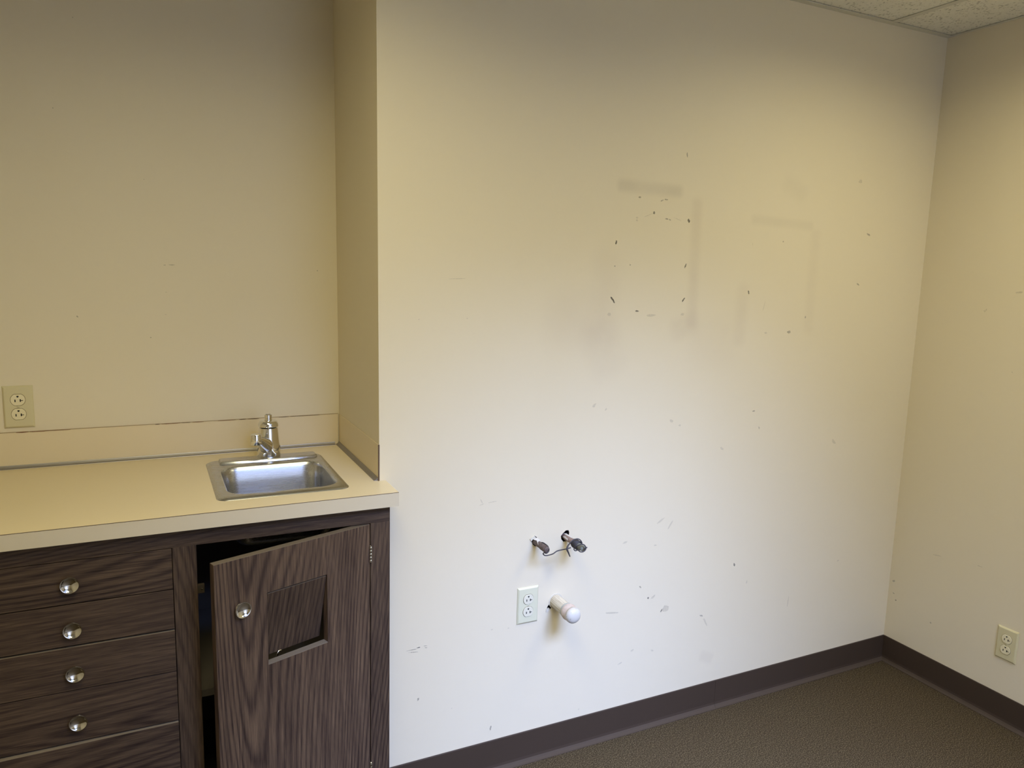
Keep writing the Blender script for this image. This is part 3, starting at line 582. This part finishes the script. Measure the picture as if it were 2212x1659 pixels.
# spout: rises out of the lower body towards the front left and narrows to the aerator
EX, EY, EZ = -0.2800-FX, 0.2345-FY, 1.0365-FZ
def spout():
    bm = bmesh.new(); A = Vector((-0.006, -0.014, 0.030)); E = Vector((EX, EY, EZ)) ; dirh = Vector((EX, EY, 0)).normalized(); sd = Vector((-dirh.y, dirh.x, 0)); loops = []
    n = 12
    for i in range(n+1):
        t = i/n; p = A.lerp(E, t); p.z += 0.003*math.sin(math.pi*t)
        hw = 0.0090*(1-t) + 0.0108; hv = 0.0150*(1-t)**1.2 + 0.0080
        nv = Vector((0, 0, 1)) - dirh*0.55; nv.normalize()
        lp = []
        for q in range(24):
            a = 2*math.pi*q/24; c, s = math.cos(a), math.sin(a)
            s2 = s if s > 0 else s*1.0
            lp.append(p + sd*hw*math.copysign(abs(c)**0.85, c) + nv*hv*math.copysign(abs(s2)**0.85, s2))
        loops.append(lp)
    loft(bm, loops, True, True, True); return bm
link('spout', spout(), M_CHROME, fau, smooth=True)
bm = bmesh.new(); lathe(bm, [(0.0100, -0.0165), (0.0142, -0.0165), (0.0146, -0.0155), (0.0146, -0.0048), (0.0138, -0.0044), (0.0138, -0.0038), (0.0147, -0.0034), (0.0147, 0.0100), (0.0135, 0.0125), (0.0090, 0.0136), (0.0010, 0.0138)], 36, 'z', (EX, EY, EZ)); link('aerator', bm, M_CHROME, fau, smooth=True)

# ------------------------------------------------------------------ duplex outlets (20 amp: ground hole above, straight slot, T slot)
def dface(w, h, y, n=9):
    r = w/2; pts = []; a0 = math.asin(h/2/r)
    for s in (1, -1):
        for i in range(n):
            a = -a0 + 2*a0*i/(n-1); pts.append(Vector((s*r*math.cos(a), y, s*r*math.sin(a))))
    return pts
def outlet_meshes(plate, face):
    M = {}
    def keep(k, bm, mat, **kw):
        o = link(k, bm, mat, None, **kw); M[k] = o
    bm = bmesh.new(); a = 0.035; b = 0.05715
    def rc(x, z, y): return [Vector((sx*x, y, sz*z)) for sx, sz in ((-1, -1), (1, -1), (1, 1), (-1, 1))]
    loft(bm, [rc(a, b, 0.0), rc(a, b, -0.0016), rc(a-0.0010, b-0.0010, -0.0030), rc(a-0.0042, b-0.0042, -0.0056), rc(a-0.006, b-0.006, -0.0058)], True, True, True)
    keep('cover_plate', bm, plate)
    bm = bmesh.new(); loft(bm, [dface(0.0340, 0.0300, -0.0050), dface(0.0340, 0.0300, -0.0072), dface(0.0326, 0.0286, -0.0080)], True, True, True); keep('receptacle', bm, face)
    bm = bmesh.new(); loft(bm, [dface(0.0356, 0.0316, -0.0050), dface(0.0356, 0.0316, -0.00595)], True, True, True); keep('gap', bm, M_LINE)
    bm = bmesh.new(); pts = [(-0.0024, 0.0023), (0.0024, 0.0023), (0.0024, 0.0)] + [(0.0024*math.cos(t), -0.0024*math.sin(t)) for t in [math.pi*i/8 for i in range(1, 8)]] + [(-0.0024, 0.0)]
    loft(bm, [[Vector((x, -0.0076, z)) for x, z in pts], [Vector((x, -0.00815, z)) for x, z in pts]], True, True, True); keep('ground_hole', bm, M_SLOT)
    keep('blade_slot', bbox(-0.0013, 0.0013, -0.00815, -0.0076, -0.0034, 0.0034), M_SLOT)
    bm = bmesh.new(); box(bm, -0.0014, 0.0014, -0.00815, -0.0076, -0.0036, 0.0036); box(bm, 0.0014, 0.0062, -0.00815, -0.0076, -0.0011, 0.0007); keep('t_slot', bm, M_SLOT)
    bm = bmesh.new(); lathe(bm, [(0.0036, 0.0056), (0.0036, 0.0064), (0.0028, 0.0070)], 20, 'y'); keep('screw', bm, plate)
    return M
def outlet(loc, rz, plate, face, label):
    t = empty('wall_outlet', loc, rz); tag(t, label, 'outlet', 'duplex wall outlets')
    M = outlet_meshes(plate, face)
    M['cover_plate'].parent = t; M['screw'].parent = t
    def put(o, parent, off): o.parent = parent; o.location = off
    for k, dz in enumerate((0.0195, -0.0195)):
        c = {q: (M[q] if k == 0 else M[q].copy()) for q in ('receptacle', 'gap', 'ground_hole', 'blade_slot', 't_slot')}
        if k:
            for o in c.values(): COL.objects.link(o)
        put(c['receptacle'], t, (0, 0, dz)); put(c['gap'], c['receptacle'], (0, 0, 0))
        put(c['ground_hole'], c['receptacle'], (0, 0, 0.0088)); put(c['blade_slot'], c['receptacle'], (-0.0062, 0, -0.0022)); put(c['t_slot'], c['receptacle'], (0.0058, 0, -0.0018))
    link('screw_slot', bbox(-0.0024, 0.0024, -0.0072, -0.0069, -0.0004, 0.0004), M_SLOT, M['screw'])
    return t
outlet((-0.8576, D, 1.1190), 0, M_IVORY, M_IVORY2, 'ivory duplex outlet on the alcove wall above the backsplash')
outlet((0.4602, 0.0, 0.5197), 0, M_PLATEG, M_RECW, 'pale duplex outlet beside the capped drain pipe')
outlet((R, -0.4671, 0.2869), math.radians(-90), M_IVORY, M_IVORY2, 'ivory duplex outlet low on the right wall above the baseboard')

# ------------------------------------------------------------------ pipe stubs
def rusty(name, a, b, rough=0.75, metal=0.2):
    m = new_mat(name, a, rough, metal); t = NT(m); t.col(t.mix(t.ramp(t.noise(t.coord(), 120, 4, 0.7), [(0.35, (0, 0, 0)), (0.65, (1, 1, 1))]), a, b)); t.bump(t.noise(t.coord(), 300, 3), 0.4, 0.001); return m
M_RUSTPIPE = rusty('rusty_brown_pipe', (0.09, 0.065, 0.055), (0.17, 0.125, 0.105))
M_COPPER = rusty('dull_coppery_pipe', (0.22, 0.13, 0.10), (0.36, 0.28, 0.23))
M_GREENEND = rusty('grey_green_pipe_end', (0.17, 0.18, 0.14), (0.25, 0.25, 0.20))
M_WIRE = new_mat('dark_grey_wire', (0.055, 0.05, 0.055), 0.55, 0.3)
M_TAPE = new_mat('dirty_white_wrap', (0.60, 0.57, 0.50), 0.9)
def flake_on(pts3, th, name, mat, parent):
    bm = bmesh.new(); P = [Vector(p) for p in pts3]; n = (P[1]-P[0]).cross(P[2]-P[0]).normalized()*th
    loft(bm, [P, [p+n for p in P]], True, True, True); return link(name, bm, mat, parent)
p1 = empty('supply_pipe', (0.4790, 0.0, 0.7165)); tag(p1, 'rusty brown supply pipe stub at the left end of the wire', 'pipe', 'capped supply pipe stubs')
bm = bmesh.new(); lathe(bm, [(0.0088, -0.05), (0.0088, 0.043), (0.0096, 0.0435), (0.0098, 0.046), (0.0098, 0.055), (0.0092, 0.0555), (0.0092, 0.0565), (0.0098, 0.057), (0.0098, 0.072), (0.0088, 0.0765), (0.0066, 0.0785), (0.001, 0.079)], 28, 'y'); link('pipe', bm, M_RUSTPIPE, p1, smooth=True)
flake_on([(-0.009, 0.004, 0.010), (0.004, -0.006, 0.013), (0.010, -0.020, 0.008), (0.001, -0.026, 0.0098), (-0.008, -0.012, 0.0098)], 0.0015, 'paper_scrap', M_TAPE, p1)
flake_on([(-0.006, -0.022, 0.0102), (0.003, -0.020, 0.0105), (0.0, -0.034, -0.0005), (-0.0085, -0.038, 0.002)], -0.0016, 'paper_scrap', M_TAPE, p1)
flake_on([(-0.014, 0.003, 0.006), (-0.006, -0.004, 0.016), (0.001, -0.004, 0.013), (-0.006, 0.002, 0.004)], 0.0014, 'paper_scrap', M_TAPE, p1)
p2 = empty('supply_pipe', (0.5855, 0.0, 0.7150)); tag(p2, 'supply pipe stub wound with coils of dark wire', 'pipe', 'capped supply pipe stubs')
bm = bmesh.new(); lathe(bm, [(0.0086, -0.05), (0.0086, 0.040), (0.0100, 0.0405), (0.0100, 0.050)], 28, 'y'); link('pipe', bm, M_COPPER, p2, smooth=True)
bm = bmesh.new(); lathe(bm, [(0.0105, 0.048), (0.0105, 0.076), (0.0090, 0.0765), (0.0090, 0.098), (0.0082, 0.1015), (0.0055, 0.103), (0.001, 0.1032)], 28, 'y'); link('pipe_cap', bm, M_GREENEND, p2, smooth=True)
flake_on([(-0.004, 0.006, 0.0098), (0.003, 0.004, 0.0112), (0.006, -0.026, 0.0090), (0.0005, -0.030, 0.0092)], 0.0018, 'paper_scrap', M_TAPE, p2)
flake_on([(-0.0095, 0.004, 0.002), (-0.0075, -0.004, 0.0065), (-0.0072, -0.024, 0.0052), (-0.0092, -0.028, 0.001)], 0.0014, 'paper_scrap', M_TAPE, p2)
WIRE = {
    'lead': [(0.485, -0.02, 0.7175), (0.4834, -0.04, 0.7262), (0.4862, -0.055, 0.7253), (0.4858, -0.07, 0.7236), (0.4826, -0.082, 0.7171), (0.4731, -0.086, 0.7115), (0.47, -0.075, 0.7094), (0.4706, -0.07, 0.7033), (0.4765, -0.072, 0.6989), (0.4877, -0.074, 0.6994), (0.5025, -0.072, 0.7007), (0.5158, -0.07, 0.7059), (0.5297, -0.07, 0.7075), (0.5442, -0.072, 0.709), (0.5596, -0.075, 0.7121)] ,
    'tail': [(0.5631, -0.068, 0.7249), (0.5468, -0.085, 0.7274), (0.5383, -0.092, 0.724), (0.5353, -0.095, 0.717), (0.5398, -0.096, 0.7069), (0.5453, -0.097, 0.6937)] ,
    'loop': [(0.5529, -0.075, 0.7216), (0.5603, -0.075, 0.7306), (0.5711, -0.075, 0.7355), (0.5822, -0.075, 0.7361), (0.5901, -0.078, 0.7318), (0.5937, -0.082, 0.7227), (0.5881, -0.088, 0.7156)] ,
    'endloop': [(0.5617, -0.09, 0.7157), (0.5603, -0.094, 0.7117), (0.5635, -0.098, 0.7105), (0.57, -0.1, 0.7139), (0.5643, -0.112, 0.7162), (0.5696, -0.114, 0.7119), (0.579, -0.114, 0.7112), (0.5866, -0.114, 0.7165), (0.5874, -0.112, 0.7242), (0.582, -0.11, 0.7306), (0.5738, -0.108, 0.7317), (0.5645, -0.103, 0.727), (0.5601, -0.095, 0.7192)] ,
    'tip': [(0.584, -0.108, 0.7147), (0.5874, -0.11, 0.7178), (0.5931, -0.112, 0.7219)] ,

}
bm = bmesh.new()
for k, pts in WIRE.items():
    if k == 'tail': tube(bm, catmull(pts, 6), lambda t: 0.0017+0.0016*math.sin(math.pi*min(1, t*1.05))*(0.4+0.6*t) if t < 0.97 else 0.0008, 8)
    else: tube(bm, catmull(pts, 6), 0.0017, 8)
coil = [(0.5855+0.0124*math.cos(a), -0.053-0.0046*a/(2*math.pi), 0.7150+0.0124*math.sin(a)) for a in [2*math.pi*i/16 for i in range(16*6+1)]]
tube(bm, coil, 0.0020, 8)
tag(link('tie_wire', bm, M_WIRE, None, smooth='all'), 'dark wire looped and coiled between the two supply pipe stubs', 'wire')

dp = empty('drain_pipe', (0.5583, 0.0, 0.5140)); tag(dp, 'cream drain pipe stub with a white domed end cap', 'pipe')
def streaky():
    m = new_mat('cream_streaked_pipe', (0.66, 0.58, 0.42), 0.6); t = NT(m); n = t.noise(t.coord((90, 4, 90)), 3, 4, 0.6)
    t.col(t.ramp(n, [(0.35, (0.42, 0.35, 0.24)), (0.55, (0.66, 0.59, 0.44)), (0.8, (0.74, 0.69, 0.54))])); return m
bm = bmesh.new(); lathe(bm, [(0.0205, -0.05), (0.0205, 0.071)], 36, 'y'); link('pipe', bm, streaky(), dp, smooth=True)
bm = bmesh.new(); lathe(bm, [(0.0206, 0.066), (0.0226, 0.0665), (0.0228, 0.074), (0.0226, 0.0765), (0.0206, 0.077)], 36, 'y'); link('ring', bm, new_mat('grey_green_band', (0.42, 0.42, 0.36), 0.6), dp, smooth=True)
bm = bmesh.new(); lathe(bm, [(0.0215, 0.075), (0.0245, 0.0765), (0.0250, 0.080), (0.0250, 0.0855), (0.0240, 0.088), (0.0240, 0.107)], 40, 'y'); link('collar', bm, rusty('pinkish_tan_collar', (0.56, 0.44, 0.35), (0.64, 0.53, 0.43), 0.6, 0), dp, smooth=True)
def capmat():
    m = new_mat('scuffed_white_cap', (0.8, 0.8, 0.8), 0.4); t = NT(m); n = t.noise(t.coord(), 150, 3, 0.7)
    t.col(t.mix(t.ramp(n, [(0.63, (0, 0, 0)), (0.70, (1, 1, 1))]), (0.60, 0.57, 0.50), (0.24, 0.20, 0.17))); return m
bm = bmesh.new(); lathe(bm, [(0.0241, 0.100), (0.0241, 0.105), (0.0232, 0.110), (0.0205, 0.1145), (0.0150, 0.1180), (0.0080, 0.1196), (0.001, 0.1200)], 40, 'y'); link('end_cap', bm, capmat(), dp, smooth='all')
bm = bmesh.new(); pts = [(-0.0175, -0.011), (-0.0135, -0.0085), (-0.0115, -0.0125), (-0.0135, -0.0165), (-0.0168, -0.0150)]
loft(bm, [[Vector((x, -0.1115-0.0035*(1-(x*x+z*z)/0.0006), z)) for x, z in pts], [Vector((x, -0.1050, z)) for x, z in pts]], True, True, True); link('dark_chip', bm, M_SLOT, dp)
bm = bmesh.new(); lathe(bm, [(0.0207, -0.002), (0.0235, -0.002), (0.0245, 0.0004), (0.0238, 0.0012), (0.0225, 0.0010), (0.0207, 0.0004)], 36, 'y', (0, 0, 0.0008)); link('wall_ring', bm, M_GYPSUM, dp, smooth=True)
